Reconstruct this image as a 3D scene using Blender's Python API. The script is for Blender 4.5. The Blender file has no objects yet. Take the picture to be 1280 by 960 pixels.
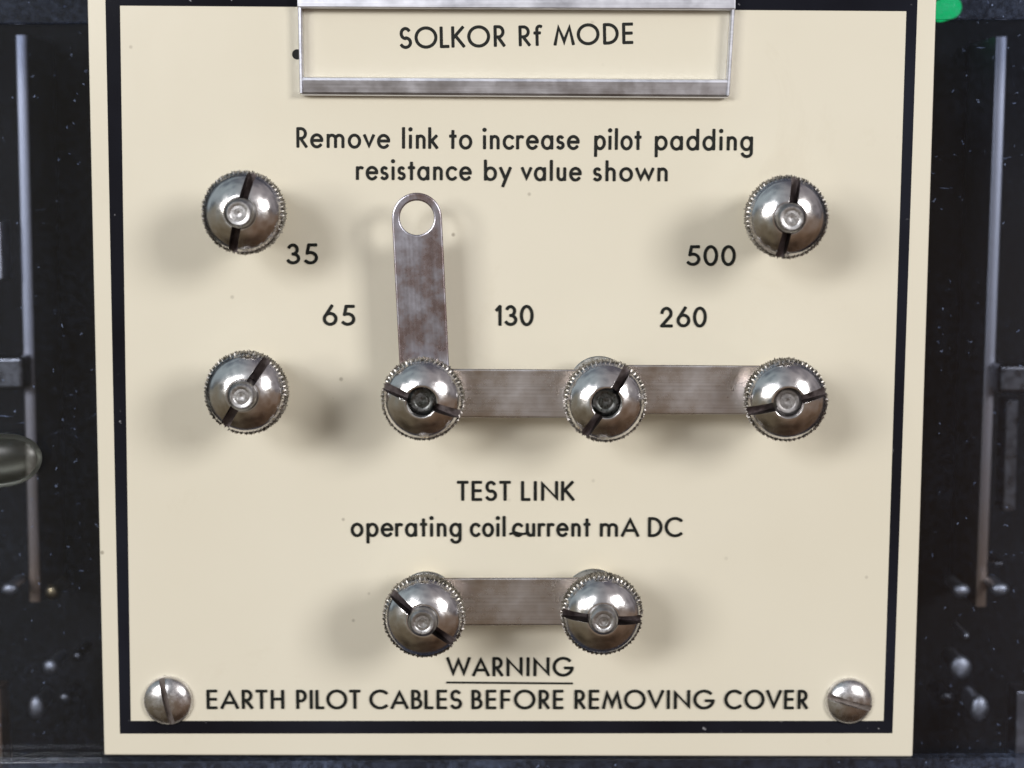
import bpy, bmesh, math, random
from mathutils import Vector, Matrix
random.seed(7)
scene = bpy.context.scene
COL = scene.collection
PI = math.pi
R = math.radians

# ------------------------------------------------------------------ camera
F = 2320.0                       # focal length in photo pixels (1280 wide)
D = 0.290                        # camera to faceplate, metres
u = D / F                        # one photo pixel on the faceplate, about 0.125 mm
PITCH = math.atan(263.0 / F)
ROLL = -0.0045
cam_d = bpy.data.cameras.new("camera")
cam = bpy.data.objects.new("camera", cam_d)
COL.objects.link(cam)
cam_d.sensor_width = 36.0
cam_d.lens = F / 1280.0 * 36.0
cam_d.clip_start = 0.01
cam_d.clip_end = 50.0
CAM_M = Matrix.Translation((0, -D, 0)) @ Matrix.Rotation(PI / 2 - PITCH, 4, 'X') @ Matrix.Rotation(ROLL, 4, 'Z')
cam.matrix_world = CAM_M
cam_d.dof.use_dof = True
cam_d.dof.focus_distance = D - 55 * u
cam_d.dof.aperture_fstop = 15.0
scene.camera = cam
CAM_R = CAM_M.to_3x3()


def U(px, py, h=0.0):
    """photo pixel -> point on the plane h pixels in front of the faceplate"""
    d = CAM_R @ Vector(((px - 640) / F, -(py - 480) / F, -1.0))
    t = (D - h * u) / d.y
    return Vector((0, -D, 0)) + d * t


# ------------------------------------------------------------------ world
w = bpy.data.worlds.new("World")
scene.world = w
w.use_nodes = True
nt = w.node_tree
for n in list(nt.nodes):
    nt.nodes.remove(n)
wo = nt.nodes.new('ShaderNodeOutputWorld')
bg = nt.nodes.new('ShaderNodeBackground')
tc = nt.nodes.new('ShaderNodeTexCoord')
sx = nt.nodes.new('ShaderNodeSeparateXYZ')
nz = nt.nodes.new('ShaderNodeTexNoise')
nz.inputs['Scale'].default_value = 2.8
nz.inputs['Detail'].default_value = 3
ad = nt.nodes.new('ShaderNodeMath'); ad.operation = 'MULTIPLY_ADD'
ad.inputs[1].default_value = 0.72
rp = nt.nodes.new('ShaderNodeValToRGB')
el = rp.color_ramp.elements
el[0].position = 0.0; el[0].color = (0.055, 0.035, 0.022, 1)
el[1].position = 1.0; el[1].color = (0.16, 0.16, 0.19, 1)
for p, c in ((0.26, (0.175, 0.118, 0.075)), (0.38, (0.25, 0.185, 0.135)), (0.50, (0.28, 0.230, 0.190)), (0.57, (0.12, 0.115, 0.125)), (0.67, (0.36, 0.355, 0.375)), (0.82, (0.44, 0.435, 0.45))):
    e = el.new(p); e.color = (*c, 1)
m2 = nt.nodes.new('ShaderNodeMath'); m2.operation = 'MULTIPLY_ADD'
m2.inputs[1].default_value = 0.5; m2.inputs[2].default_value = 0.14
nt.links.new(tc.outputs['Generated'], sx.inputs[0])
nt.links.new(tc.outputs['Generated'], nz.inputs['Vector'])
nt.links.new(sx.outputs['Z'], m2.inputs[0])
nt.links.new(nz.outputs['Fac'], ad.inputs[0])
nt.links.new(m2.outputs[0], ad.inputs[2])
nt.links.new(ad.outputs[0], rp.inputs['Fac'])
tint = nt.nodes.new('ShaderNodeValToRGB')
tint.color_ramp.elements[0].position = 0.30; tint.color_ramp.elements[0].color = (0.82, 0.98, 1.0, 1)
tint.color_ramp.elements[1].position = 0.62; tint.color_ramp.elements[1].color = (0.78, 0.73, 0.72, 1)
m3 = nt.nodes.new('ShaderNodeMath'); m3.operation = 'MULTIPLY_ADD'; m3.inputs[1].default_value = 0.5; m3.inputs[2].default_value = 0.5
nt.links.new(sx.outputs['X'], m3.inputs[0]); nt.links.new(m3.outputs[0], tint.inputs['Fac'])
tm = nt.nodes.new('ShaderNodeMix'); tm.data_type = 'RGBA'; tm.blend_type = 'MULTIPLY'; tm.inputs['Factor'].default_value = 1.0
nt.links.new(rp.outputs['Color'], tm.inputs['A']); nt.links.new(tint.outputs['Color'], tm.inputs['B'])
nt.links.new(tm.outputs['Result'], bg.inputs['Color'])
bg.inputs['Strength'].default_value = 0.98
nt.links.new(bg.outputs[0], wo.inputs['Surface'])


# ------------------------------------------------------------------ lamps
def area(name, az, elev, dist, sx_, sy_, power, col):
    l = bpy.data.lights.new(name, 'AREA')
    l.shape = 'RECTANGLE'; l.size = sx_; l.size_y = sy_
    l.energy = power; l.color = col
    o = bpy.data.objects.new(name, l); COL.objects.link(o)
    a, e = R(az), R(elev)
    tgt = Vector((0, 0, -0.03))
    v = Vector((math.sin(a) * math.cos(e), -math.cos(a) * math.cos(e), math.sin(e)))
    o.location = tgt + v * dist
    o.rotation_euler = (-v).to_track_quat('-Z', 'Y').to_euler()
    return o


area("lamp_right", 35, 16, 1.0, 0.28, 0.25, 5.3, (1.0, 0.98, 0.955))
area("lamp_left_outer", -35, 11, 1.0, 0.24, 0.24, 2.95, (1.0, 0.975, 0.94))
area("lamp_left_inner", -22, 17, 1.0, 0.18, 0.18, 2.7, (0.98, 0.98, 1.0))

scene.view_settings.view_transform = 'Standard'
scene.view_settings.look = 'None'
scene.view_settings.exposure = 0.0
scene.view_settings.gamma = 1.0
scene.cycles.use_denoising = True
scene.cycles.max_bounces = 10
scene.cycles.transparent_max_bounces = 12
scene.cycles.sample_clamp_indirect = 4.0
scene.cycles.blur_glossy = 0.25


# ------------------------------------------------------------------ materials
def new_mat(name):
    m = bpy.data.materials.new(name)
    m.use_nodes = True
    t = m.node_tree
    return m, t, t.nodes['Principled BSDF']


def node(t, typ, **kw):
    n = t.nodes.new(typ)
    for k, v in kw.items():
        if k in n.inputs:
            n.inputs[k].default_value = v
        else:
            setattr(n, k, v)
    return n


def ramp(t, src, stops):
    r = t.nodes.new('ShaderNodeValToRGB')
    e = r.color_ramp.elements
    while len(e) > 1:
        e.remove(e[-1])
    e[0].position = stops[0][0]; e[0].color = (*stops[0][1], 1)
    for p, c in stops[1:]:
        x = e.new(p); x.color = (*c, 1)
    t.links.new(src, r.inputs['Fac'])
    return r


def obj_coord(t, scale=(1, 1, 1), rot=(0, 0, 0)):
    c = t.nodes.new('ShaderNodeTexCoord')
    mp = t.nodes.new('ShaderNodeMapping')
    mp.inputs['Scale'].default_value = scale
    mp.inputs['Rotation'].default_value = rot
    t.links.new(c.outputs['Object'], mp.inputs['Vector'])
    return mp.outputs['Vector']


def g(v):
    return (v, v, v)


def mat_cream():
    m, t, b = new_mat('cream_enamel')
    v = obj_coord(t)
    n1 = node(t, 'ShaderNodeTexNoise', Scale=22.0, Detail=4.0); t.links.new(v, n1.inputs['Vector'])
    base = ramp(t, n1.outputs['Fac'], [(0.3, (0.69, 0.645, 0.528)), (0.7, (0.72, 0.678, 0.566))])
    # scattered tiny dark specks
    vo = node(t, 'ShaderNodeTexVoronoi', Scale=170.0); t.links.new(v, vo.inputs['Vector'])
    n2 = node(t, 'ShaderNodeTexNoise', Scale=60.0); t.links.new(v, n2.inputs['Vector'])
    sp = ramp(t, vo.outputs['Distance'], [(0.03, g(1)), (0.07, g(0))])
    gate = ramp(t, n2.outputs['Fac'], [(0.50, g(0)), (0.60, g(1))])
    mul = node(t, 'ShaderNodeMath', operation='MULTIPLY')
    t.links.new(sp.outputs['Color'], mul.inputs[0]); t.links.new(gate.outputs['Color'], mul.inputs[1])
    mul2 = node(t, 'ShaderNodeMath', operation='MULTIPLY'); mul2.inputs[1].default_value = 0.55
    t.links.new(mul.outputs[0], mul2.inputs[0])
    mx = node(t, 'ShaderNodeMix', data_type='RGBA')
    t.links.new(mul2.outputs[0], mx.inputs['Factor'])
    t.links.new(base.outputs['Color'], mx.inputs['A']); mx.inputs['B'].default_value = (0.12, 0.09, 0.06, 1)
    n7 = node(t, 'ShaderNodeTexNoise', Scale=38.0, Detail=9.0, Roughness=0.72, Distortion=0.6); t.links.new(v, n7.inputs['Vector'])
    st = ramp(t, n7.outputs['Fac'], [(0.60, g(0)), (0.78, g(0.22))])
    mx3 = node(t, 'ShaderNodeMix', data_type='RGBA')
    t.links.new(st.outputs['Color'], mx3.inputs['Factor'])
    t.links.new(mx.outputs['Result'], mx3.inputs['A']); mx3.inputs['B'].default_value = (0.50, 0.43, 0.31, 1)
    t.links.new(mx3.outputs['Result'], b.inputs['Base Color'])
    mps = node(t, 'ShaderNodeMapping'); mps.inputs['Scale'].default_value = (90, 1, 22); mps.inputs['Rotation'].default_value = (0, 0.5, 0)
    t.links.new(v, mps.inputs['Vector'])
    ns = node(t, 'ShaderNodeTexNoise', Scale=1.0, Detail=6.0, Roughness=0.7); t.links.new(mps.outputs[0], ns.inputs['Vector'])
    rs = ramp(t, ns.outputs['Fac'], [(0.3, g(0.19)), (0.75, g(0.25))])
    t.links.new(rs.outputs['Color'], b.inputs['Roughness'])
    n3 = node(t, 'ShaderNodeTexNoise', Scale=70.0, Detail=2.0); t.links.new(v, n3.inputs['Vector'])
    bp = node(t, 'ShaderNodeBump', Strength=0.06, Distance=0.0008)
    t.links.new(n3.outputs['Fac'], bp.inputs['Height']); t.links.new(bp.outputs[0], b.inputs['Normal'])
    return m


def dust_mask(t, v, scale, size, gate_lo, gate_hi):
    wn = node(t, 'ShaderNodeTexNoise', Scale=scale * 2.2, Detail=2.0); t.links.new(v, wn.inputs['Vector'])
    wm = node(t, 'ShaderNodeVectorMath', operation='SCALE'); wm.inputs['Scale'].default_value = 0.9 / scale
    t.links.new(wn.outputs['Color'], wm.inputs[0])
    wa = node(t, 'ShaderNodeVectorMath', operation='ADD'); t.links.new(v, wa.inputs[0]); t.links.new(wm.outputs[0], wa.inputs[1])
    vo = node(t, 'ShaderNodeTexVoronoi', Scale=scale); t.links.new(wa.outputs[0], vo.inputs['Vector'])
    vo.inputs['Randomness'].default_value = 1.0
    sp = ramp(t, vo.outputs['Distance'], [(size * 0.5, g(1)), (size, g(0))])
    sep = node(t, 'ShaderNodeSeparateColor'); t.links.new(vo.outputs['Color'], sep.inputs[0])
    gt = ramp(t, sep.outputs[0], [(gate_lo, g(0)), (gate_hi, g(1))])
    mul = node(t, 'ShaderNodeMath', operation='MULTIPLY')
    t.links.new(sp.outputs['Color'], mul.inputs[0]); t.links.new(gt.outputs['Color'], mul.inputs[1])
    return mul.outputs[0]


def mat_ink(name='black_ink', dusty=False):
    m, t, b = new_mat(name)
    b.inputs['Base Color'].default_value = (0.012, 0.014, 0.013, 1)
    b.inputs['Roughness'].default_value = 0.5
    b.inputs['Specular IOR Level'].default_value = 0.2
    if dusty:
        b.inputs['Roughness'].default_value = 0.12
        v = obj_coord(t)
        d = dust_mask(t, v, 640, 0.16, 0.78, 1.0)
        n1 = node(t, 'ShaderNodeTexNoise', Scale=25.0, Detail=5.0); t.links.new(v, n1.inputs['Vector'])
        base = ramp(t, n1.outputs['Fac'], [(0.35, (0.006, 0.006, 0.009)), (0.7, (0.015, 0.017, 0.026))])
        mx = node(t, 'ShaderNodeMix', data_type='RGBA')
        t.links.new(d, mx.inputs['Factor'])
        t.links.new(base.outputs['Color'], mx.inputs['A']); mx.inputs['B'].default_value = (0.25, 0.25, 0.27, 1)
        t.links.new(mx.outputs['Result'], b.inputs['Base Color'])
    else:
        v = obj_coord(t)
        n1 = node(t, 'ShaderNodeTexNoise', Scale=900.0, Detail=2.0); t.links.new(v, n1.inputs['Vector'])
        base = ramp(t, n1.outputs['Fac'], [(0.4, (0.006, 0.007, 0.006)), (0.75, (0.014, 0.016, 0.013))])
        t.links.new(base.outputs['Color'], b.inputs['Base Color'])
    return m


def mat_metal(name, c1, c2, rough=(0.14, 0.3), nscale=250.0, stretch=(1, 1, 1), bump=0.05, detail=5.0):
    m, t, b = new_mat(name)
    b.inputs['Metallic'].default_value = 1.0
    v0 = obj_coord(t, stretch)
    oi = t.nodes.new('ShaderNodeObjectInfo')
    om = node(t, 'ShaderNodeMath', operation='MULTIPLY'); om.inputs[1].default_value = 7.0
    t.links.new(oi.outputs['Random'], om.inputs[0])
    oa = node(t, 'ShaderNodeVectorMath', operation='ADD'); t.links.new(v0, oa.inputs[0]); t.links.new(om.outputs[0], oa.inputs[1])
    v = oa.outputs[0]
    n1 = node(t, 'ShaderNodeTexNoise', Scale=nscale, Detail=detail); t.links.new(v, n1.inputs['Vector'])
    n2 = node(t, 'ShaderNodeTexNoise', Scale=nscale * 4, Detail=3.0); t.links.new(v, n2.inputs['Vector'])
    cr = ramp(t, n1.outputs['Fac'], [(0.36, c1), (0.64, c2)])
    t.links.new(cr.outputs['Color'], b.inputs['Base Color'])
    rr = ramp(t, n2.outputs['Fac'], [(0.35, g(rough[0])), (0.65, g(rough[1]))])
    t.links.new(rr.outputs['Color'], b.inputs['Roughness'])
    bp = node(t, 'ShaderNodeBump', Strength=bump, Distance=0.0002)
    t.links.new(n2.outputs['Fac'], bp.inputs['Height']); t.links.new(bp.outputs[0], b.inputs['Normal'])
    return m


def mat_strip(name, cols, rough, seed, axes=(25, 1400, 25), blotch=130.0):
    """rolled strip metal: long scratches plus blotchy tarnish"""
    m, t, b = new_mat(name)
    b.inputs['Metallic'].default_value = 1.0
    v = obj_coord(t)
    off = node(t, 'ShaderNodeVectorMath', operation='ADD'); off.inputs[1].default_value = (seed, seed * 1.7, 0)
    t.links.new(v, off.inputs[0])
    blot = node(t, 'ShaderNodeTexNoise', Scale=blotch, Detail=8.0, Roughness=0.68); t.links.new(off.outputs[0], blot.inputs['Vector'])
    mp = node(t, 'ShaderNodeMapping'); mp.inputs['Scale'].default_value = axes
    t.links.new(off.outputs[0], mp.inputs['Vector'])
    scr = node(t, 'ShaderNodeTexNoise', Scale=1.0, Detail=5.0, Roughness=0.6); t.links.new(mp.outputs[0], scr.inputs['Vector'])
    cr = ramp(t, blot.outputs['Fac'], cols)
    sr = ramp(t, scr.outputs['Fac'], [(0.35, g(0.90)), (0.62, g(1.07))])
    mu = node(t, 'ShaderNodeMix', data_type='RGBA', blend_type='MULTIPLY'); mu.inputs['Factor'].default_value = 1.0
    t.links.new(cr.outputs['Color'], mu.inputs['A']); t.links.new(sr.outputs['Color'], mu.inputs['B'])
    t.links.new(mu.outputs['Result'], b.inputs['Base Color'])
    rr = ramp(t, blot.outputs['Fac'], [(0.35, g(rough[0])), (0.65, g(rough[1]))])
    t.links.new(rr.outputs['Color'], b.inputs['Roughness'])
    bp = node(t, 'ShaderNodeBump', Strength=0.12, Distance=0.0001)
    t.links.new(scr.outputs['Fac'], bp.inputs['Height']); t.links.new(bp.outputs[0], b.inputs['Normal'])
    return m


def mat_clear(name, film, dust_amt, tint=(0.80, 0.82, 0.86), film_col=(0.26, 0.33, 0.52), mott=True):
    """clear plastic with a thin film of dust and specks"""
    m = bpy.data.materials.new(name); m.use_nodes = True
    t = m.node_tree
    for n in list(t.nodes):
        t.nodes.remove(n)
    out = node(t, 'ShaderNodeOutputMaterial')
    tr = node(t, 'ShaderNodeBsdfTransparent', Color=(*tint, 1))
    gl = node(t, 'ShaderNodeBsdfGlossy', Roughness=0.05 if mott else 0.28)
    fr = node(t, 'ShaderNodeFresnel', IOR=1.46)
    mx = node(t, 'ShaderNodeMixShader')
    t.links.new(fr.outputs[0], mx.inputs[0]); t.links.new(tr.outputs[0], mx.inputs[1]); t.links.new(gl.outputs[0], mx.inputs[2])
    v = obj_coord(t)
    a = dust_mask(t, v, 640, 0.16, 0.70, 1.0)
    mp = node(t, 'ShaderNodeMapping'); mp.inputs['Rotation'].default_value = (0, 0.6, 0); mp.inputs['Scale'].default_value = (210, 210, 900)
    t.links.new(v, mp.inputs['Vector'])
    bb = dust_mask(t, mp.outputs[0], 1.0, 0.15, 0.94, 1.0)
    mxx = node(t, 'ShaderNodeMath', operation='MAXIMUM'); t.links.new(a, mxx.inputs[0]); t.links.new(bb, mxx.inputs[1])
    amt = node(t, 'ShaderNodeMath', operation='MULTIPLY'); amt.inputs[1].default_value = dust_amt
    t.links.new(mxx.outputs[0], amt.inputs[0])
    n1 = node(t, 'ShaderNodeTexNoise', Scale=45.0, Detail=8.0, Roughness=0.68); t.links.new(v, n1.inputs['Vector'])
    fl = ramp(t, n1.outputs['Fac'], [(0.34, g(film * 0.15)), (0.72, g(film))])
    n4 = node(t, 'ShaderNodeTexNoise', Scale=9.0, Detail=2.0); t.links.new(v, n4.inputs['Vector'])
    big = ramp(t, n4.outputs['Fac'], [(0.35, g(0.25)), (0.65, g(1.0))])
    n5 = node(t, 'ShaderNodeTexNoise', Scale=900.0, Detail=3.0, Roughness=0.7); t.links.new(v, n5.inputs['Vector'])
    fin = ramp(t, n5.outputs['Fac'], [(0.42, g(0.35 if mott else 1.0)), (0.66, g(1.9 if mott else 1.0))])
    fl2 = node(t, 'ShaderNodeMath', operation='MULTIPLY')
    t.links.new(fl.outputs['Color'], fl2.inputs[0]); t.links.new(fin.outputs['Color'], fl2.inputs[1])
    flm = node(t, 'ShaderNodeMath', operation='MULTIPLY')
    t.links.new(fl2.outputs[0], flm.inputs[0]); t.links.new(big.outputs['Color'], flm.inputs[1])
    add = node(t, 'ShaderNodeMath', operation='ADD', use_clamp=True)
    t.links.new(amt.outputs[0], add.inputs[0]); t.links.new(flm.outputs[0], add.inputs[1])
    df = node(t, 'ShaderNodeBsdfDiffuse', Color=(*film_col, 1))
    mx2 = node(t, 'ShaderNodeMixShader')
    t.links.new(add.outputs[0], mx2.inputs[0]); t.links.new(mx.outputs[0], mx2.inputs[1]); t.links.new(df.outputs[0], mx2.inputs[2])
    t.links.new(mx2.outputs[0], out.inputs['Surface'])
    return m


def mat_plain(name, col, rough, metal=0.0, emit=None, es=0.0):
    m, t, b = new_mat(name)
    v = obj_coord(t)
    n1 = node(t, 'ShaderNodeTexNoise', Scale=160.0, Detail=4.0); t.links.new(v, n1.inputs['Vector'])
    cr = ramp(t, n1.outputs['Fac'], [(0.3, tuple(c * 0.75 for c in col)), (0.7, tuple(min(1, c * 1.2) for c in col))])
    t.links.new(cr.outputs['Color'], b.inputs['Base Color'])
    b.inputs['Roughness'].default_value = rough
    b.inputs['Metallic'].default_value = metal
    if emit:
        b.inputs['Emission Color'].default_value = (*emit, 1)
        b.inputs['Emission Strength'].default_value = es
    return m


M_CREAM = mat_cream()
M_INK = mat_ink()
M_BORDER = mat_ink('black_border_gloss', True)
M_NICKEL = mat_metal('worn_nickel', (0.68, 0.66, 0.66), (0.82, 0.80, 0.80), (0.12, 0.22), 200.0, (1, 1, 1), 0.12)
M_KNURL = mat_metal('dirty_nickel_knurl', (0.10, 0.092, 0.08), (0.40, 0.38, 0.36), (0.26, 0.42), 620.0)
M_STUD = mat_metal('stud_steel', (0.38, 0.37, 0.37), (0.55, 0.55, 0.56), (0.28, 0.40), 900.0, (1, 1, 1), 0.06)
M_BRASS = mat_metal('dull_brass', (0.36, 0.28, 0.16), (0.50, 0.42, 0.28), (0.3, 0.45), 300.0)
M_WASHER = mat_metal('dull_washer', (0.40, 0.41, 0.40), (0.52, 0.53, 0.52), (0.25, 0.4), 300.0)
M_LINK = mat_strip('tarnished_nickel_strip', [(0.36, (0.54, 0.45, 0.38)), (0.48, (0.61, 0.56, 0.53)), (0.56, (0.67, 0.645, 0.65)), (0.68, (0.74, 0.73, 0.76))], (0.20, 0.32), 3.1, (7, 2600, 7), 55.0)
M_LINK_COPPER = mat_strip('copper_tarnish_strip', [(0.32, (0.32, 0.22, 0.205)), (0.47, (0.35, 0.29, 0.30)), (0.54, (0.38, 0.365, 0.41)), (0.72, (0.46, 0.475, 0.55))], (0.22, 0.36), 8.4, (14, 1700, 14), 130.0)
M_ALU = mat_strip('scuffed_aluminium', [(0.35, (0.62, 0.635, 0.71)), (0.65, (0.72, 0.73, 0.80))], (0.30, 0.42), 5.5, (40, 40, 2600), 200.0)
M_SCREW = mat_metal('screw_steel', (0.58, 0.56, 0.56), (0.72, 0.71, 0.73), (0.20, 0.32), 300.0)
M_CLEAR = mat_clear('clear_dusty_plastic', 0.016, 0.42)
M_CLEAR_DUSTY = mat_clear('clear_plastic_thick_dust', 0.14, 0.6)
M_CLEAR_OLIVE = mat_clear('clear_plastic_olive', 0.05, 0.08, (0.84, 0.84, 0.76), (0.26, 0.26, 0.19), False)
M_CASE = mat_plain('case_black', (0.0035, 0.003, 0.0035), 0.75)
M_CLIP = mat_metal('rail_metal', (0.50, 0.50, 0.54), (0.66, 0.65, 0.68), (0.3, 0.4), 120.0)
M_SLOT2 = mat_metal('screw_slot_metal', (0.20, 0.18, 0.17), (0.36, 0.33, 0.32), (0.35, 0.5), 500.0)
M_SLOT = mat_metal('slot_shade_metal', (0.065, 0.05, 0.05), (0.18, 0.155, 0.155), (0.35, 0.55), 500.0)  # nut slot walls darkened in colour to stand for shade in the cut
M_STUD_MID = mat_metal('stud_half_shade', (0.22, 0.21, 0.21), (0.32, 0.31, 0.31), (0.35, 0.5), 700.0)  # stud metal darkened part way, shade of a shallow recess put in colour
M_STUD_DARK = mat_metal('stud_deep_shade', (0.07, 0.075, 0.07), (0.14, 0.14, 0.14), (0.25, 0.40), 700.0)  # stud metal with the shade of the deep hole painted in
M_INNER = mat_metal('inner_screw_metal', (0.55, 0.56, 0.60), (0.72, 0.73, 0.77), (0.42, 0.55), 300.0)
def mat_rail():
    m, t, b = new_mat('rail_metal_painted_reflection')
    b.inputs['Metallic'].default_value = 1.0
    v = obj_coord(t)
    sp = node(t, 'ShaderNodeSeparateXYZ'); t.links.new(v, sp.inputs[0])
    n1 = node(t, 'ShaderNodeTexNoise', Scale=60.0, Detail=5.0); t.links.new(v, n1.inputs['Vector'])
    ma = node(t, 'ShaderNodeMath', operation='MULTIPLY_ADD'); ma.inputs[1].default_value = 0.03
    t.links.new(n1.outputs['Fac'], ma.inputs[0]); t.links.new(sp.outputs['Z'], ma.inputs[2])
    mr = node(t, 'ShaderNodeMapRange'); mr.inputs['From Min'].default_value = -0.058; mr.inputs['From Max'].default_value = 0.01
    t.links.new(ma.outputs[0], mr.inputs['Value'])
    cr = ramp(t, mr.outputs[0], [(0.05, (0.42, 0.31, 0.23)), (0.35, (0.42, 0.375, 0.36)), (0.7, (0.47, 0.48, 0.54))])  # silver to tan down the rail: surroundings' reflection painted into the metal colour
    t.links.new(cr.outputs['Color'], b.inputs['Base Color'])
    b.inputs['Roughness'].default_value = 0.42
    return m


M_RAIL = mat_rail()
M_COPPER = mat_metal('copper_strip', (0.50, 0.32, 0.20), (0.62, 0.43, 0.30), (0.35, 0.5), 120.0)
M_DARKMETAL = mat_metal('dark_metal', (0.14, 0.14, 0.15), (0.24, 0.24, 0.25), (0.25, 0.4), 150.0)
M_GREEN = mat_plain('green_lens', (0.0, 0.25, 0.08), 0.3, 0.0, (0.0, 0.78, 0.20), 1.25)


# ------------------------------------------------------------------ builders
def link_obj(name, me, mats, parent=None, smooth=True, angle=35):
    o = bpy.data.objects.new(name, me)
    COL.objects.link(o)
    for m in (mats if isinstance(mats, (list, tuple)) else [mats]):
        me.materials.append(m)
    if smooth:
        for p in me.polygons:
            p.use_smooth = True
        try:
            me.set_sharp_from_angle(angle=R(angle))
        except Exception:
            pass
    if parent is not None:
        o.parent = parent
    return o


def from_bm(name, bm, mats, parent=None, smooth=True, angle=35):
    bmesh.ops.recalc_face_normals(bm, faces=bm.faces)
    me = bpy.data.meshes.new(name)
    bm.to_mesh(me); bm.free()
    return link_obj(name, me, mats, parent, smooth, angle)


def tag(o, label, cat, group=None, kind=None):
    o['label'] = label; o['category'] = cat
    if group: o['group'] = group
    if kind: o['kind'] = kind
    return o


def empty(name, loc, rot=(PI / 2, 0, 0)):
    o = bpy.data.objects.new(name, None)
    o.empty_display_size = 0.005
    o.location = loc; o.rotation_euler = rot
    COL.objects.link(o)
    return o


def lathe_bm(profile, n, rfun=None, matfun=None):
    """profile: (r, z) from one end to the other, r==0 closes with a point. metres."""
    bm = bmesh.new()
    rings = []
    for i, (r, z) in enumerate(profile):
        if r <= 1e-9:
            rings.append([bm.verts.new((0, 0, z))])
        else:
            ring = []
            for k in range(n):
                a = 2 * PI * k / n
                rr = rfun(i, r, z, a, k) if rfun else r
                ring.append(bm.verts.new((rr * math.cos(a), rr * math.sin(a), z)))
            rings.append(ring)
    for i in range(len(rings) - 1):
        A, B = rings[i], rings[i + 1]
        for k in range(n):
            k2 = (k + 1) % n
            if len(A) == 1 and len(B) == 1:
                continue
            if len(A) == 1:
                f = bm.faces.new((A[0], B[k], B[k2]))
            elif len(B) == 1:
                f = bm.faces.new((A[k], A[k2], B[0]))
            else:
                f = bm.faces.new((A[k], A[k2], B[k2], B[k]))
            if matfun:
                f.material_index = matfun(i)
    return bm


def box_bm(bm, x0, x1, y0, y1, z0, z1):
    vs = [bm.verts.new(p) for p in ((x0, y0, z0), (x1, y0, z0), (x1, y1, z0), (x0, y1, z0), (x0, y0, z1), (x1, y0, z1), (x1, y1, z1), (x0, y1, z1))]
    for f in ((0, 3, 2, 1), (4, 5, 6, 7), (0, 1, 5, 4), (1, 2, 6, 5), (2, 3, 7, 6), (3, 0, 4, 7)):
        bm.faces.new([vs[i] for i in f])


def hexa_bm(bm, front, back):
    """front, back: four world points each in matching order"""
    a = [bm.verts.new(p) for p in front]; b = [bm.verts.new(p) for p in back]
    bm.faces.new(a); bm.faces.new(b[::-1])
    for i in range(4):
        j = (i + 1) % 4
        bm.faces.new((a[i], b[i], b[j], a[j]))


def bevel(o, width, seg=2, angle=40):
    m = o.modifiers.new('bevel', 'BEVEL')
    m.width = width; m.segments = seg; m.limit_method = 'ANGLE'; m.angle_limit = R(angle)
    return o


def cut_slot(o, length, width, z0, z1, mat, rim_r=None):
    """cut a straight slot across the head along local X"""
    bm = bmesh.new()
    box_bm(bm, -length, length, -width / 2, width / 2, z0, z1)
    me = bpy.data.meshes.new('cut'); me.materials.append(mat); bmesh.ops.recalc_face_normals(bm, faces=bm.faces); bm.to_mesh(me); bm.free()
    c = bpy.data.objects.new('cut', me); COL.objects.link(c)
    md = o.modifiers.new('slot', 'BOOLEAN'); md.operation = 'DIFFERENCE'; md.object = c; md.solver = 'EXACT'; md.material_mode = 'TRANSFER'
    bpy.context.view_layer.update()
    dg = bpy.context.evaluated_depsgraph_get()
    new = bpy.data.meshes.new_from_object(o.evaluated_get(dg))
    o.modifiers.clear()
    if rim_r:                                # ease the long edges of the slot so that they catch the light
        bm = bmesh.new(); bm.from_mesh(new)
        si = len(new.materials) - 1
        ed = []
        for e in bm.edges:
            if len(e.link_faces) != 2: continue
            a_, b_ = e.link_faces
            if (a_.material_index == si) == (b_.material_index == si): continue
            if all(rim_r[0] < math.hypot(v.co.x, v.co.y) < rim_r[1] and v.co.z > 0 for v in e.verts): ed.append(e)
        if ed:
            bmesh.ops.bevel(bm, geom=ed, offset=1.7 * u, segments=2, profile=0.6, affect='EDGES', clamp_overlap=True, material=0)
        bm.to_mesh(new); bm.free()
    old = o.data; o.data = new
    bpy.data.meshes.remove(old)
    bpy.data.objects.remove(c); bpy.data.meshes.remove(me)
    for p in new.polygons:
        p.use_smooth = True
    new.set_sharp_from_angle(angle=R(35))


# ------------------------------------------------------------------ case interior (large structure)
X0, X1, Z0, Z1 = -0.20, 0.20, -0.20, 0.13
bm = bmesh.new()
BACK = 0.048
box_bm(bm, X0, X1, BACK, BACK + 0.004, Z0, Z1)
case = from_bm('relay_case', bm, M_CASE, None, False)
tag(case, 'black recessed interior of the relay case behind the clear cover', 'case')
bm = bmesh.new(); box_bm(bm, X0, X0 + 0.004, 0.0045, BACK, Z0, Z1); from_bm('side_wall', bm, M_CASE, case, False)
bm = bmesh.new(); box_bm(bm, X1 - 0.004, X1, 0.0045, BACK, Z0, Z1); from_bm('side_wall', bm, M_CASE, case, False)
bm = bmesh.new(); box_bm(bm, X0 + 0.004, X1 - 0.004, 0.0045, BACK, Z1 - 0.004, Z1); from_bm('top_wall', bm, M_CASE, case, False)
bm = bmesh.new(); box_bm(bm, X0 + 0.004, X1 - 0.004, 0.0045, BACK, Z0, Z0 + 0.004); from_bm('bottom_wall', bm, M_CASE, case, False)

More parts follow.
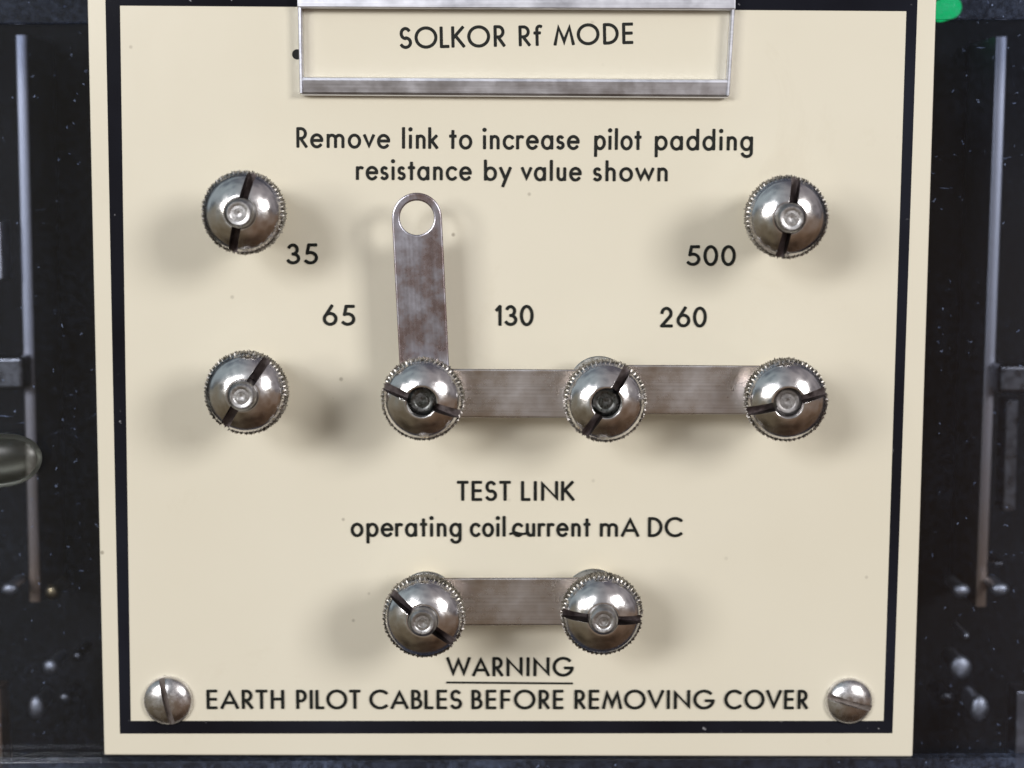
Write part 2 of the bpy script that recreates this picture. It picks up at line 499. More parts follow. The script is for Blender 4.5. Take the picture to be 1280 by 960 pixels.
bm = bmesh.new()
box_bm(bm, X0, X1, 0.0022, 0.0042, Z0, Z1)
cover = from_bm('clear_cover', bm, M_CLEAR, None, False)
tag(cover, 'dusty clear plastic front cover on both sides of the cream faceplate', 'cover')
zt = U(60, 29).z
bm = bmesh.new(); box_bm(bm, X0 + 0.001, X1 - 0.001, 0.0008, 0.00215, zt, Z1 - 0.001)
o = from_bm('ridge', bm, M_CLEAR_DUSTY, cover, False); bevel(o, 0.0003)
o['label'] = 'thick dusty ridge along the top of the cover'
zb = U(640, 949).z
bm = bmesh.new(); box_bm(bm, X0 + 0.001, X1 - 0.001, -0.0005, 0.00215, Z0 + 0.001, zb)
o = from_bm('ledge', bm, M_CLEAR_DUSTY, cover, False); bevel(o, 0.00015)
bm = bmesh.new()
bmesh.ops.create_uvsphere(bm, u_segments=48, v_segments=24, radius=1.0)
c = U(-22, 577, -12)
for v in bm.verts:
    p = v.co
    x, y, z = math.copysign(abs(p.x) ** 0.6, p.x) * 76 * u, p.y * 18 * u, p.z * 35 * u
    v.co = c + Vector((x, y, z + x * 0.06))
o = from_bm('moulded_bulge', bm, M_CLEAR_OLIVE, cover); o['label'] = 'rounded olive tinted bulge at the left edge'

# ------------------------------------------------------------------ faceplate
def quad_strip(bm, pts_outer, pts_inner, y):
    n = len(pts_outer)
    a = [bm.verts.new((p.x, y, p.z)) for p in pts_outer]
    b = [bm.verts.new((p.x, y, p.z)) for p in pts_inner]
    for i in range(n):
        j = (i + 1) % n
        bm.faces.new((a[i], a[j], b[j], b[i]))


bm = bmesh.new()
pc = [U(130, 944), U(1141, 946), U(1172.6, -60), U(107.7, -60)]
hexa_bm(bm, [(p.x, 0.0, p.z) for p in pc], [(p.x, 0.00215, p.z) for p in pc])
plate = from_bm('faceplate', bm, M_CREAM, None, False)
bevel(plate, 0.0003, 3)
tag(plate, 'cream relay faceplate printed with a black border and black lettering', 'faceplate')
bm = bmesh.new()
outer = [U(150, 917), U(1115.5, 916.5), U(1148, -32), U(131, -40)]
inner = [U(163.5, 901), U(1104.5, 901), U(1133, 14), U(150, 7)]
quad_strip(bm, outer, inner, -0.00004)
bl = from_bm('border_line', bm, M_BORDER, plate, False)
bm = bmesh.new()
h = U(371.5, 68)
vs = [bm.verts.new((h.x + 6.3 * u * math.cos(a), -0.00005, h.z + 6.3 * u * math.sin(a))) for a in [2 * PI * k / 28 for k in range(28)]]
bm.faces.new(vs)
from_bm('screw_hole', bm, M_CASE, plate, False)

# ------------------------------------------------------------------ lettering: a geometric stroke alphabet
W = 0.149
B, T = W / 2, 1 - W / 2
XT = 0.70 - W / 2
ASC = 1.06 - W / 2
CY = (XT + B) / 2


def arc(cx, cy, rx, ry, a0, a1, n=28):
    return [(cx + rx * math.cos(R(a0 + (a1 - a0) * i / n)), cy + ry * math.sin(R(a0 + (a1 - a0) * i / n))) for i in range(n + 1)]


def ell(cx, cy, rx, ry):
    return arc(cx, cy, rx, ry, 0, 360, 44)


RY = (XT - B) / 2 + 0.012
G = {
    'O': [ell(.46, .5, .46, .435)],
    'C': [arc(.46, .5, .46, .435, 48, 312)],
    'G': [arc(.46, .5, .46, .435, 46, 352) , [(.56, .44), (.915, .44)]],
    'S': [arc(.235, .70, .195, .225, 38, 270) + arc(.235, .285, .225, .215, 90, -148)[1:]],
    'L': [[(0, T), (0, B), (.31, B)]],
    'K': [[(0, B), (0, T)], [(.46, T), (.04, .47)], [(.13, .54), (.50, B)]],
    'R': [[(0, B), (0, T), (.15, T)] + arc(.15, (T + .46) / 2, .215, (T - .46) / 2, 90, -90)[1:] + [(0, .46)], [(.13, .46), (.40, B)]],
    'P': [[(0, B), (0, T), (.15, T)] + arc(.15, (T + .42) / 2, .24, (T - .42) / 2, 90, -90)[1:] + [(0, .42)]],
    'B': [[(0, .52), (0, T), (.13, T)] + arc(.13, (T + .52) / 2, .19, (T - .52) / 2, 90, -90)[1:] + [(0, .52)],
          [(0, .52), (.16, .52)] + arc(.16, (B + .52) / 2, .24, (.52 - B) / 2, 90, -90)[1:] + [(0, B), (0, .52)]],
    'M': [[(0, B), (.17, T), (.425, .15), (.68, T), (.85, B)]],
    'D': [[(0, B), (0, T), (.16, T)] + arc(.16, .5, .43, T - .5, 90, -90)[1:] + [(0, B)]],
    'E': [[(.38, T), (0, T), (0, B), (.38, B)], [(0, .51), (.36, .51)]],
    'F': [[(.36, T), (0, T), (0, B)], [(0, .49), (.33, .49)]],
    'T': [[(0, T), (.44, T)], [(.22, T), (.22, B)]],
    'I': [[(0, B), (0, T)]],
    'H': [[(0, B), (0, T)], [(.5, B), (.5, T)], [(0, .52), (.5, .52)]],
    'N': [[(0, B), (0, T), (.66, B), (.66, T)]],
    'A': [[(0, B), (.37, T), (.74, B)], [(.13, .33), (.61, .33)]],
    'V': [[(0, T), (.34, B), (.68, T)]],
    'W': [[(0, T), (.27, B), (.54, T), (.81, B), (1.08, T)]],
    'o': [ell(.25, CY, .25, RY)],
    'c': [arc(.25, CY, .25, RY, 45, 315)],
    'e': [[(.02, CY + .02), (.49, CY + .02)] + arc(.25, CY, .25, RY, 4, 318)[1:]],
    'a': [ell(.235, CY, .235, RY), [(.47, B), (.47, XT)]],
    'd': [ell(.235, CY, .235, RY), [(.47, B), (.47, ASC)]],
    'b': [ell(.235, CY, .235, RY), [(0, B), (0, ASC)]],
    'p': [ell(.235, CY, .235, RY), [(0, -.27), (0, XT)]],
    'g': [ell(.235, CY, .235, RY), [(.47, XT), (.47, -.08)] + arc(.25, -.08, .22, .19, 0, -160)[1:]],
    'm': [[(0, B), (0, XT)], arc(.18, XT - .18, .18, .18, 180, 0) + [(.36, B)], arc(.54, XT - .18, .18, .18, 180, 0) + [(.72, B)]],
    'n': [[(0, B), (0, XT)], arc(.17, XT - .18, .17, .18, 180, 0) + [(.34, B)]],
    'h': [[(0, B), (0, ASC)], arc(.17, XT - .18, .17, .18, 180, 0) + [(.34, B)]],
    'u': [[(.34, B), (.34, XT)], [(0, XT)] + arc(.17, B + .18, .17, .18, 180, 360)],
    'r': [[(0, B), (0, XT)], arc(.17, XT - .19, .17, .19, 180, 62)],
    'v': [[(0, XT), (.215, B), (.43, XT)]],
    'w': [[(0, XT), (.19, B), (.38, XT), (.57, B), (.76, XT)]],
    'y': [[(0, XT), (.225, B + .01)], [(.45, XT), (.11, -.25)]],
    'k': [[(0, B), (0, ASC)], [(.33, XT), (.03, .34)], [(.10, .40), (.36, B)]],
    'l': [[(0, B), (0, ASC)]],
    'i': [[(0, B), (0, XT)], 'dot'],
    't': [[(.12, B), (.12, .86)], [(0, XT), (.24, XT)]],
    'f': [[(.10, B), (.10, T - .12)] + arc(.22, T - .12, .12, .14, 180, 60)[1:], [(0, XT), (.22, XT)]],
    's': [arc(.15, .487, .125, .14, 45, 270) + arc(.145, .212, .145, .135, 90, -140)[1:]],
    '0': [ell(.25, .5, .25, .43)],
    '1': [[(0, .76), (.15, T), (.15, B)]],
    '2': [arc(.22, .67, .21, .25, 172, -30) + [(.0, B), (.46, B)]],
    '3': [arc(.20, .71, .185, .21, 150, -90) + arc(.20, .29, .24, .21, 90, -150)[1:]],
    '5': [[(.44, T), (.13, T), (.06, .54)] + arc(.19, .325, .26, .245, 118, -140)[1:]],
    '6': [ell(.25, .335, .25, .255), [(.035, .455), (.33, T + .02)]],
}
ROUND_L, ROUND_R = set('OCGScoedgqa06s'), set('ODSobpePRB0356sce')
DIAG = set('AVWMvwykKX')


def bear(ch, side):
    if ch in DIAG: return 0.035
    if ch in (ROUND_L if side == 'l' else ROUND_R): return 0.06
    if ch in 'TLtfr1' : return 0.045
    return 0.10


def word_strokes(word):
    x, out = 0.0, []
    for i, ch in enumerate(word):
        st = G[ch]
        xs = [p[0] for s in st if s != 'dot' for p in s]
        lo, hi = min(xs), max(xs)
        if i: x += bear(ch, 'l') + W / 2
        for s in st:
            if s == 'dot':
                out.append(('dot', (x, 0.94)))
            else:
                out.append((('d' if ch in 'NMVWA' and len(s) > 2 else 'v' if ch in 'vw' else 's'), [(p[0] - lo + x, p[1]) for p in s]))
        x += hi - lo
        if i < len(word) - 1: x += bear(ch, 'r') + W / 2
    return out, x          # x = centre-line width


YT = [-0.00003]


def split_corners(pts):
    out, cur = [], [pts[0]]
    for i in range(1, len(pts)):
        cur.append(pts[i])
        if i < len(pts) - 1:
            a = Vector((pts[i][0] - pts[i - 1][0], pts[i][1] - pts[i - 1][1])); b = Vector((pts[i + 1][0] - pts[i][0], pts[i + 1][1] - pts[i][1]))
            if a.length > 1e-9 and b.length > 1e-9 and a.angle(b) > R(40):
                out.append(cur); cur = [pts[i]]
    out.append(cur)
    return out


def add_stroke(bm, pts, hw, frame, clamp=None):
    if clamp is None:
        for q in split_corners(pts):
            stroke(bm, q, hw, frame, None)
    else:
        stroke(bm, pts, hw, frame, clamp)


def stroke(bm, pts, hw, frame, clamp):
    """ribbon with round caps; frame maps a 2D letter point to a world point (x, z)"""
    YT[0] -= 1e-6
    y = YT[0]

    def vert(p):
        if clamp: p = (p[0], min(max(p[1], clamp[0]), clamp[1]))
        q = frame(p); return bm.verts.new((q[0], y, q[1]))
    closed = (abs(pts[0][0] - pts[-1][0]) + abs(pts[0][1] - pts[-1][1])) < 1e-6 and len(pts) > 8
    P = pts[:-1] if closed else pts
    n = len(P)
    L, Rr = [], []
    for i in range(n):
        a = P[(i - 1) % n] if (closed or i > 0) else None
        b = P[(i + 1) % n] if (closed or i < n - 1) else None
        p = P[i]
        ds = []
        for q0, q1 in ((a, p), (p, b)):
            if q0 is None or q1 is None: continue
            d = Vector((q1[0] - q0[0], q1[1] - q0[1]))
            if d.length > 1e-9: ds.append(d.normalized())
        nrm = [Vector((-d.y, d.x)) for d in ds]
        m = sum(nrm, Vector((0, 0)))
        m = m.normalized() if m.length > 1e-6 else nrm[0]
        k = 1 / max(0.30, m.dot(nrm[0]))
        pv = Vector(p)
        L.append(pv + m * hw * k); Rr.append(pv - m * hw * k)
    lv = [vert(p) for p in L]; rv = [vert(p) for p in Rr]
    for i in range(n if closed else n - 1):
        j = (i + 1) % n
        try: bm.faces.new((lv[i], lv[j], rv[j], rv[i]))
        except Exception: pass
    if not closed:
        for p, q in ((P[0], P[1]), (P[-1], P[-2])):
            d = (Vector(p) - Vector(q)).normalized()
            nn = Vector((-d.y, d.x))
            c = Vector(p)
            fan = []
            for k in range(9):
                a = PI / 2 - PI * k / 8
                # squarish cap: superellipse
                ca, sa = math.cos(a), math.sin(a)
                s = (abs(ca) ** 4 + abs(sa) ** 4) ** (-0.25)
                fan.append(vert(c + d * (hw * s * ca * 0.85) + nn * (hw * s * sa)))
            try: bm.faces.new(fan)
            except Exception: pass


def add_word(bm, word, xl, xr, yl, yr, cap, weight=1.0):
    """xl..xr outer extent in photo pixels, yl/yr baseline, cap height in pixels"""
    strokes, cw = word_strokes(word)
    pl, pr = U(xl, yl), U(xr, yr)
    ax = Vector((pr.x - pl.x, pr.z - pl.z))
    wid = ax.length; ax.normalize(); up = Vector((-ax.y, ax.x))
    ch = (U(xl, yl - cap) - U(xl, yl)).length
    s = (wid - W * ch * weight) / max(cw, 1e-6) if cw > 0.02 else ch

    hw = W / 2 * weight
    rx = s / ch if cw > 0.02 else 1.0   # horizontal squeeze of the centre lines only

    def frame(p):
        q = Vector((pl.x, pl.z)) + ax * (W / 2 * weight * ch + p[0] * ch) + up * (p[1] * ch)
        return (q.x, q.y)
    for typ, d in strokes:
        if typ == 'dot':
            c = (d[0] * rx, d[1])
            y = YT[0]
            vs = []
            for k in range(16):
                q = frame((c[0] + 0.105 * math.cos(2 * PI * k / 16), c[1] + 0.105 * math.sin(2 * PI * k / 16)))
                vs.append(bm.verts.new((q[0], y, q[1])))
            bm.faces.new(vs)
        else:
            add_stroke(bm, [(p[0] * rx, p[1]) for p in d], hw, frame, (0.0, 1.0) if typ == 'd' else (0.0, 0.70) if typ == 'v' else None)


LINES = [
    ('lettering', [('SOLKOR', 500, 632, 61.3, 58.7, 27.5), ('Rf', 648.5, 678.5, 58.3, 57.6, 26.5), ('MODE', 692, 792, 57.4, 55, 27)]),
    ('lettering', [('Remove', 370.5, 487.7, 185, 186, 26.2), ('link', 502.5, 548, 186.2, 186.5, 26.2), ('to', 561, 590.3, 186.5, 186.8, 26.2),
                   ('increase', 603.7, 724.5, 186.9, 187.3, 26.2), ('pilot', 742.6, 802, 187.4, 187.8, 26.2), ('padding', 818.3, 941, 187.9, 188.6, 26.2)]),
    ('lettering', [('resistance', 445, 589.7, 225.2, 225.8, 25.4), ('by', 605, 639.6, 226, 226, 25.4), ('value', 651, 727, 226.2, 226.6, 25.4), ('shown', 741.4, 834.4, 226.8, 227, 25.4)]),
    ('number', [('35', 358.6, 397.8, 330.6, 330.6, 26.5)]),
    ('number', [('65', 403.6, 444.2, 407.3, 407.3, 26.5)]),
    ('number', [('130', 619, 667, 407.5, 407.5, 26.5)]),
    ('number', [('260', 825, 883.2, 409.2, 409.2, 26)]),
    ('number', [('500', 858, 919.2, 332.4, 332.4, 26)]),
    ('lettering', [('TEST', 571, 638.8, 626, 626, 25.3), ('LINK', 651.3, 718.2, 626, 626, 25.3)]),
    ('lettering', [('operating', 438.6, 577, 670.8, 670.8, 25), ('coil', 587.3, 632, 670.8, 670.8, 25), ('current', 640, 738.3, 670.8, 670.8, 25),
                   ('mA', 749.7, 799, 670.9, 671, 25), ('DC', 809.8, 853, 671, 671, 25)]),
    ('lettering', [('WARNING', 558, 717, 845.2, 845.2, 24.5)]),
    ('lettering', [('EARTH', 258.7, 355.6, 886, 886, 24.5), ('PILOT', 370.6, 451, 886, 886, 24.5), ('CABLES', 461.9, 577.5, 886, 886, 24.5),
                   ('BEFORE', 589.4, 704.4, 886, 886, 24.5), ('REMOVING', 718, 893, 886, 886, 24.5), ('COVER', 905, 1009.5, 886, 886, 24.5)]),
]
for nm, words in LINES:
    bm = bmesh.new()
    for wd in words:
        add_word(bm, *wd, weight=1.0)
    if words[0][0] == 'operating':       # smudge of ink by the second word
        def fr(p):
            q = U(p[0], p[1]); return (q.x, q.z)
        add_stroke(bm, [(638, 667), (644, 665.2), (652, 667.3), (661, 666)], 1.5, fr)
    if words[0][0] == 'WARNING':
        def fr2(p):
            q = U(p[0], p[1]); return (q.x, q.z)
        add_stroke(bm, [(559, 852.6), (715, 853.8)], 1.25, fr2)
    me = bpy.data.meshes.new(nm)
    for f in bm.faces:
        f.normal_update()
        if f.normal.y > 0: f.normal_flip()
    bm.to_mesh(me); bm.free()
    link_obj(nm, me, M_INK, plate, False)

# ------------------------------------------------------------------ top window frame of bright aluminium
fr_root = empty('window_frame', U(644, 60), (0, 0, 0))
tag(fr_root, 'scuffed aluminium rectangular frame standing around the top line of lettering', 'frame')
OFF = fr_root.location


def frame_part(name, pxs, hf, hb):
    """pxs: four front pixels with their heights; extruded straight back to height hb"""
    front = [U(x, y, h_) for (x, y), h_ in zip(pxs, hf)]
    back = [Vector((p.x, -hb * u, p.z)) for p in front]
    bm = bmesh.new()
    hexa_bm(bm, [p - OFF for p in front], [p - OFF for p in back])
    o = from_bm(name, bm, M_ALU, fr_root, False)
    return o


o = frame_part('bottom_bar', [(374.5, 119), (912, 122.5), (913.5, 99), (375, 96)], [16, 16, 20, 20], 1); bevel(o, 0.0005, 2)
o = frame_part('top_bar', [(371.5, 9.5), (919.5, 12), (921, -45), (370, -48)], [20, 20, 20, 20], 1); bevel(o, 0.0002, 2)
o = frame_part('side_bar', [(374.6, 117), (378.2, 117), (376.6, 2), (372, 2)], [20, 20, 19, 19], 1); bevel(o, 0.0001, 1)
o = frame_part('side_bar', [(908.2, 120), (912, 120), (919.2, 4), (914.8, 4)], [20, 20, 19, 19], 1); bevel(o, 0.0001, 1)

# ------------------------------------------------------------------ knurled terminals
H_RIM = 136.0                        # height of the front of the knurled rim, pixels above the plate


def make_knob_mesh():
    N = 288
    teeth = 54
    prof, rim = [], []
    prof.append((18.5, -72)); rim.append(0)
    prof.append((33, -72)); rim.append(0)
    prof.append((34, -71)); rim.append(0)
    prof.append((34, -34)); rim.append(0)
    prof.append((35, -30)); rim.append(0)
    prof.append((46, -25)); rim.append(0)
    nz_ = 9
    for i in range(nz_):
        z = -24 + 23.5 * i / (nz_ - 1)
        prof.append((48.6, z)); rim.append(1)
    prof.append((47.6, 0.4)); rim.append(0)
    for i in range(1, 15):
        a = i / 14
        r = 47.3 + (19.6 - 47.3) * a
        z = 0.8 + 26.5 * (math.sqrt(max(0, 1 - (r / 48.8) ** 2))) - 26.5 * math.sqrt(1 - (47.3 / 48.8) ** 2)
        prof.append((r, z)); rim.append(0)
    zt_ = prof[-1][1]
    prof.append((18.6, zt_ - 0.3)); rim.append(0)
    prof.append((18.2, zt_ - 1.2)); rim.append(0)
    prof.append((18.5, -72)); rim.append(0)
    prof = [(r * u, z * u) for r, z in prof]

    def rf(i, r, z, a, k):
        if not rim[i]: return r
        zz = z / u
        p1 = (a * teeth / (2 * PI) + zz * 0.085) % 1.0
        p2 = (a * teeth / (2 * PI) - zz * 0.085) % 1.0
        t1 = abs(p1 - .5) * 2; t2 = abs(p2 - .5) * 2
        hgt = (1 - max(t1 ** 1.0, 0)) * (1 - t2) * 2.0 if False else min(t1, t2)
        jag = 0.35 * math.sin(a * 17.0 + zz) + 0.35 * math.sin(a * 41.0) + 0.25 * math.sin(a * 97.0 + zz * 1.7)
        edge = min(1.0, (zz + 25.5) / 4, (0.5 - zz) / 4.0 + 0.45)
        return r + (hgt * 5.0 + jag - 0.9) * u * edge

    def mf(i):
        return 1 if (rim[i] or (i + 1 < len(rim) and rim[i + 1])) else 0
    return lathe_bm(prof, N, rf, mf)


knob0 = from_bm('knurled_nut', make_knob_mesh(), [M_NICKEL, M_KNURL], None, True, 40)
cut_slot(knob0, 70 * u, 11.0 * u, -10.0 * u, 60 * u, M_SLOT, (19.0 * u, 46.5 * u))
KNOB_ME = knob0.data
bpy.data.objects.remove(knob0)


def stud_mesh(tip):
    p = [(0.0, -132)]
    p += [(17.3, -132), (17.3, tip - 5.5), (16.8, tip - 4.6)]
    p += [(14.4, tip - 0.8), (13.4, tip), (9.6, tip - 0.1), (9.0, tip - 0.45), (5.6, tip - 0.35), (5.0, tip - 0.75), (1.8, tip - 0.75), (0, tip - 1.3)]
    me = bpy.data.meshes.new('stud')
    bm = lathe_bm([(r * u, z * u) for r, z in p], 48)
    bmesh.ops.recalc_face_normals(bm, faces=bm.faces)
    bm.to_mesh(me); bm.free()
    return me


bm = lathe_bm([(r * u, z * u) for r, z in [(0, 0), (27, 0), (27, 4), (25, 6), (25, 46), (24, 48), (0, 48)]], 48)
bmesh.ops.recalc_face_normals(bm, faces=bm.faces)
PILLAR_ME = bpy.data.meshes.new('pillar'); bm.to_mesh(PILLAR_ME); bm.free()
bm = lathe_bm([(r * u, z * u) for r, z in [(0, 48), (37, 48), (38, 49), (38, 53), (37, 54), (0, 54)]], 64)
bmesh.ops.recalc_face_normals(bm, faces=bm.faces)
WASHER_ME = bpy.data.meshes.new('washer'); bm.to_mesh(WASHER_ME); bm.free()
for me, m in ((PILLAR_ME, M_BRASS), (WASHER_ME, M_WASHER)):
    me.materials.append(m)
    for p in me.polygons: p.use_smooth = True
    me.set_sharp_from_angle(angle=R(35))
STUDS = {}

TERMS = [  # rim centre px, slot angle, stud tip height above rim, stud offset, washer offset, label
    (303.2, 266, 75, 33, (0, 0), (0, 0), 'upper knurled terminal without any link, left of the number 35'),
    (984.5, 272, 79, 33, (0, 0), (0, 0), 'knurled terminal without any link, right of the number 500'),
    (306.5, 492, 57, 32, (0, 0), (0, 0), 'lower knurled terminal without any link, below the number 65'),
    (528, 500, -21, 3, (0, 0), (0, 0), 'knurled terminal at the corner where the upright link meets a horizontal link'),
    (757, 502, 57, 0, (0, 0), (-4, 8), 'knurled terminal clamping two horizontal links, between 130 and 260'),
    (983.5, 501, 15, 6.5, (0, 0), (0, 0), 'knurled terminal at the right end of the horizontal link under 260'),
    (529.5, 772, -39, 28, (0, 0), (0, 0), 'knurled terminal clamping the left end of the test link above WARNING'),
    (753, 769.5, -5, 30, (0, 0), (-7, 1), 'knurled terminal clamping the right end of the test link above WARNING'),
]
rnd = random.Random(3)
for i, (px, py, ang, tip, so, wof, lab) in enumerate(TERMS):
    p = U(px, py, H_RIM)
    t = empty('terminal', (p.x, 0, p.z))
    tag(t, lab, 'terminal', 'knurled screw terminals on the cream faceplate')
    k = bpy.data.objects.new('knurled_nut', KNOB_ME); COL.objects.link(k); k.parent = t
    k.location = (0, 0, H_RIM * u); k.rotation_euler = (R(rnd.uniform(-1.8, 1.8)), R(rnd.uniform(-1.8, 1.8)), R(ang)); kk = 0.968 + rnd.uniform(-0.008, 0.008); k.scale = (kk, kk, 1.0)
    if tip not in STUDS:
        me = stud_mesh(tip); me.materials.append(M_STUD_DARK if tip < 6 else M_STUD_MID if tip < 9 else M_STUD)  # the deeper the tip sits, the darker the shaded copy
        for q in me.polygons: q.use_smooth = True
        me.set_sharp_from_angle(angle=R(30))
        STUDS[tip] = me
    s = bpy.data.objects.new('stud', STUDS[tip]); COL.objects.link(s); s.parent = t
    s.location = (so[0] * u, so[1] * u, H_RIM * u); s.rotation_euler = (0, 0, R(rnd.uniform(0, 360)))
    b = bpy.data.objects.new('pillar', PILLAR_ME); COL.objects.link(b); b.parent = t
    wsh = bpy.data.objects.new('washer', WASHER_ME); COL.objects.link(wsh); wsh.parent = t
    wsh.location = (wof[0] * u, wof[1] * u, 0)


# ------------------------------------------------------------------ links
def link_strip(pa, pb, h0, halfw, thick, mat, label, ang_fix=None):
    """capsule strip with a hole at both ends; pa, pb = hole centres in photo pixels at height h0"""
    A, Bp = U(*pa, h0), U(*pb, h0)
    d = Bp - A
    Lg = d.length
    a = math.atan2(d.z, d.x)
    root_loc = Vector((A.x, -h0 * u + 0.0, A.z))
    bm = bmesh.new()
    hw, rh = halfw * u, 20.6 * u
    K = 48
    ends = []
    for cx, sgn in ((0.0, 1), (Lg, -1)):
        inn, out = [], []
        for k in range(K):
            t_ = 2 * PI * k / K
            c_, s_ = math.cos(t_), math.sin(t_)
            inn.append(bm.verts.new((cx + sgn * rh * c_, rh * s_, 0)))
            q = 1.0 if c_ <= 1e-9 else 1.0 / max(abs(c_), abs(s_))
            out.append(bm.verts.new((cx + sgn * hw * c_ * q, hw * s_ * q, 0)))
        for k in range(K):
            j = (k + 1) % K
            bm.faces.new((inn[k], out[k], out[j], inn[j]))
        ends.append(out)
    side = list(range(K - K // 8, K)) + list(range(0, K // 8 + 1))
    for m_, n_ in zip(side[:-1], side[1:]):
        bm.faces.new((ends[0][m_], ends[1][m_], ends[1][n_], ends[0][n_]))
    bmesh.ops.recalc_face_normals(bm, faces=bm.faces)
    r = bmesh.ops.extrude_face_region(bm, geom=list(bm.faces))
    for v in [e for e in r['geom'] if isinstance(e, bmesh.types.BMVert)]:
        v.co.z -= thick * u
    o = from_bm('link_strip', bm, mat, None, False)
    bevel(o, 0.00024, 3, 50)
    o.location = root_loc
    o.rotation_euler = (Matrix.Rotation(PI / 2, 3, 'X') @ Matrix.Rotation(a, 3, 'Z')).to_euler()
    tag(o, label, 'link')
    return o


link_strip((532, 491), (521, 272.3), 68, 30.3, 5, M_LINK_COPPER, 'upright copper stained metal link swung open, free end with a round hole beside 65')
link_strip((532, 491.5), (752.5, 492.5), 62, 30.0, 5, M_LINK, 'horizontal metal link below the number 130, joining two knurled terminals')
link_strip((750, 486.8), (974, 488), 68, 30.3, 5, M_LINK, 'horizontal brownish metal link below the number 260')
link_strip((534, 752.5), (748, 752), 63, 30.0, 5, M_LINK, 'short horizontal test link above the word WARNING')


# ------------------------------------------------------------------ slotted fixing screws
def pan_screw(px, py, r, ang, label):
    p = U(px, py, 6)
    prof = [(0, 0), (r, 0), (r, 3)]
    for i in range(1, 13):
        a = i / 12
        rr = r * math.cos(a * PI / 2) if i < 12 else 0
        prof.append((rr, 3 + 13 * math.sin(a * PI / 2)))
    bm = lathe_bm([(q * u, z * u) for q, z in prof], 64)
    o = from_bm('slotted_screw', bm, M_SCREW, None, True, 40)
    cut_slot(o, 60 * u, 7.5 * u, 5.5 * u, 30 * u, M_SLOT2)
    o.location = (p.x, -0.00005, p.z)
    o.rotation_euler = (Matrix.Rotation(PI / 2, 3, 'X') @ Matrix.Rotation(R(ang), 3, 'Z')).to_euler()
    tag(o, label, 'screw')


pan_screw(209.5, 876.5, 31.5, -78, 'slotted dome screw left of the word EARTH, slot nearly upright')
pan_screw(1062, 877, 29.8, -17, 'slotted dome screw right of the word COVER, slot nearly level')


# ------------------------------------------------------------------ metalwork seen through the cover
def rail(pts, width, depth_px, label, side, mats):
    """upright rounded strip; pts = top and bottom centre pixels, at depth behind the plate"""
    a, b = U(*pts[0], -depth_px), U(*pts[1], -depth_px)
    bm = bmesh.new()
    n = 10
    hw = width / 2 * u
    rings = []
    for p in (a, b):
        ring = []
        for k in range(n + 1):
            t_ = PI * k / n
            ring.append(bm.verts.new((p.x - hw * math.cos(t_), p.y - 0.22 * hw * math.sin(t_), p.z)))
        ring.append(bm.verts.new((p.x + hw, BACK, p.z))); ring.append(bm.verts.new((p.x - hw, BACK, p.z)))
        rings.append(ring)
    m = n + 3
    for k in range(m):
        j = (k + 1) % m
        bm.faces.new((rings[0][k], rings[0][j], rings[1][j], rings[1][k]))
    bm.faces.new(rings[0]); bm.faces.new(rings[1][::-1])
    o = from_bm('case_rail', bm, mats, None, True, 50)
    tag(o, label, 'rail', 'metal rails inside the case')
    return o


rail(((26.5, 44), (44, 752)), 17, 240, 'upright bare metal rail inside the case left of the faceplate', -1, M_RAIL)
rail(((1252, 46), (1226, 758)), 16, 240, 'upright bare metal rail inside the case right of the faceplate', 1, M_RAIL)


def bracket(x0, y0, x1, y1, depth, name, label, mat, back_px=45, bev=0.0008):
    a, b = U(x0, y0, -depth), U(x1, y1, -depth)
    bm = bmesh.new()
    box_bm(bm, min(a.x, b.x), max(a.x, b.x), a.y, a.y + back_px * u, min(a.z, b.z), max(a.z, b.z))
    o = from_bm(name, bm, mat, None, False)
    bevel(o, bev, 3)
    return o


o = bracket(-30, 446, 31, 488, 200, 'bracket', '', M_DARKMETAL); tag(o, 'dark metal bracket over the rail left of the faceplate', 'bracket')
o = bracket(1249, 456, 1310, 492, 200, 'bracket', '', M_DARKMETAL); tag(o, 'dark metal bracket beside the rail right of the faceplate', 'bracket')
o = bracket(-12, 277, 4, 350, 205, 'metal_clip', '', M_CLIP, bev=0.0003); tag(o, 'narrow bright metal clip at the edge above the left bracket', 'clip')
o = bracket(-30, 862, 5, 990, 190, 'copper_strip', '', M_COPPER, bev=0.0003); tag(o, 'tan copper strip in the bottom left corner of the case', 'strip')
o = bracket(1271, 864, 1310, 990, 190, 'copper_strip', '', M_CLIP, bev=0.0003); tag(o, 'pinkish grey metal strip in the bottom right corner of the case', 'strip')
o = bracket(1258, 500, 1270, 640, 260, 'dark_bar', '', M_DARKMETAL, bev=0.0003); tag(o, 'dim dark bar below the right bracket inside the case', 'bar')


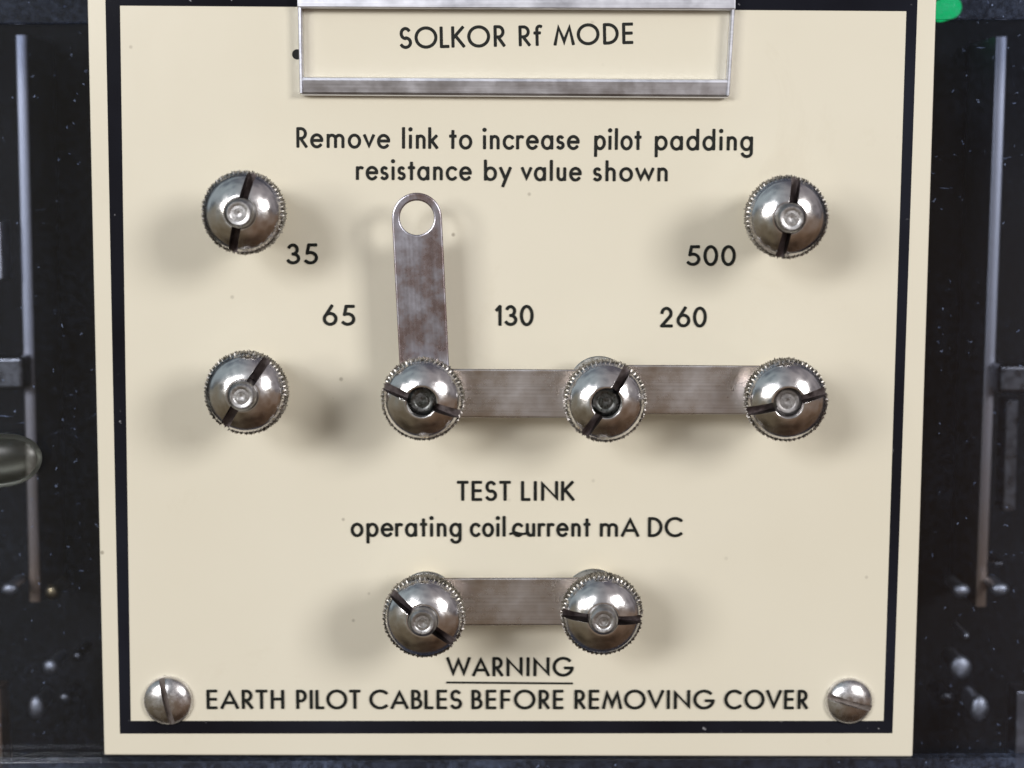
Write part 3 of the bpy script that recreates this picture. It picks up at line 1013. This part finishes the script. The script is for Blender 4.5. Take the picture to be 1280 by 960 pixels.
def inner_screw(px, py, rx, ry, depth, label, mat):
    p = U(px, py, -depth)
    prof = [(0, -0.02 / u * 0 - 40), (0.8, -40), (0.8, -2), (1.0, -1.5)]
    bm = lathe_bm([(r * (1 if r else 0), z) for r, z in
                   [(0, -60), (0.75, -60), (0.75, -2), (1.0, -1.5), (1.0, 0.5), (0.85, 3.5), (0.5, 5.6), (0, 6.2)]], 28)
    for v in bm.verts:
        v.co = Vector((v.co.x * rx * u, v.co.y * ry * u, max(v.co.z * u, -(BACK - p.y))))
    o = from_bm('case_screw', bm, mat, None, True, 40)
    o.location = p; o.rotation_euler = (PI / 2, 0, 0)
    tag(o, label, 'screw', 'small screws inside the case')
    return o


inner_screw(12, 736, 12, 9, 190, 'small bright screw left of the foot of the left rail', M_INNER)
inner_screw(66, 740, 11, 11, 190, 'small brassy screw right of the foot of the left rail', M_BRASS)
inner_screw(64, 833, 12, 11, 230, 'bright round screw halfway between the left rail foot and the case bottom', M_INNER)
inner_screw(46, 884, 12, 17, 240, 'tall grey screw head low in the left side of the case', M_INNER)
inner_screw(82, 872, 11, 9, 260, 'faint dark screw beside the tall grey screw head on the left', M_DARKMETAL)
inner_screw(98, 820, 9, 8, 260, 'faint dark screw near the faceplate edge low on the left', M_DARKMETAL)
inner_screw(1201, 738, 13, 10, 190, 'small bright screw left of the foot of the right rail', M_INNER)
inner_screw(1250, 736, 13, 9, 190, 'small blurred screw right of the foot of the right rail', M_INNER)
inner_screw(1248, 704, 9, 5, 230, 'tiny screw above the foot of the right rail', M_DARKMETAL)
inner_screw(1200, 834, 16, 17, 230, 'large round bright screw below the right rail', M_INNER)
inner_screw(1181, 872, 13, 10, 260, 'faint dark screw nearest the faceplate low on the right', M_DARKMETAL)
inner_screw(1224, 885, 13, 18, 150, 'tall oval grey screw head low in the right side of the case', M_INNER)
inner_screw(1207, 794, 5, 5, 150, 'tiny pale screw just above the large round screw', M_INNER)

# green indicator
p = U(1188, 9, -260)
bm = lathe_bm([(r * u, z * u) for r, z in [(0, -60), (14.5, -60), (15.5, 0), (14, 6), (8, 11), (0, 13)]], 40)
o = from_bm('indicator_lamp', bm, M_GREEN, None, True, 60)
o.location = p; o.rotation_euler = (PI / 2, 0, 0)
tag(o, 'round lit green indicator lamp at the top right corner inside the case', 'indicator lamp')
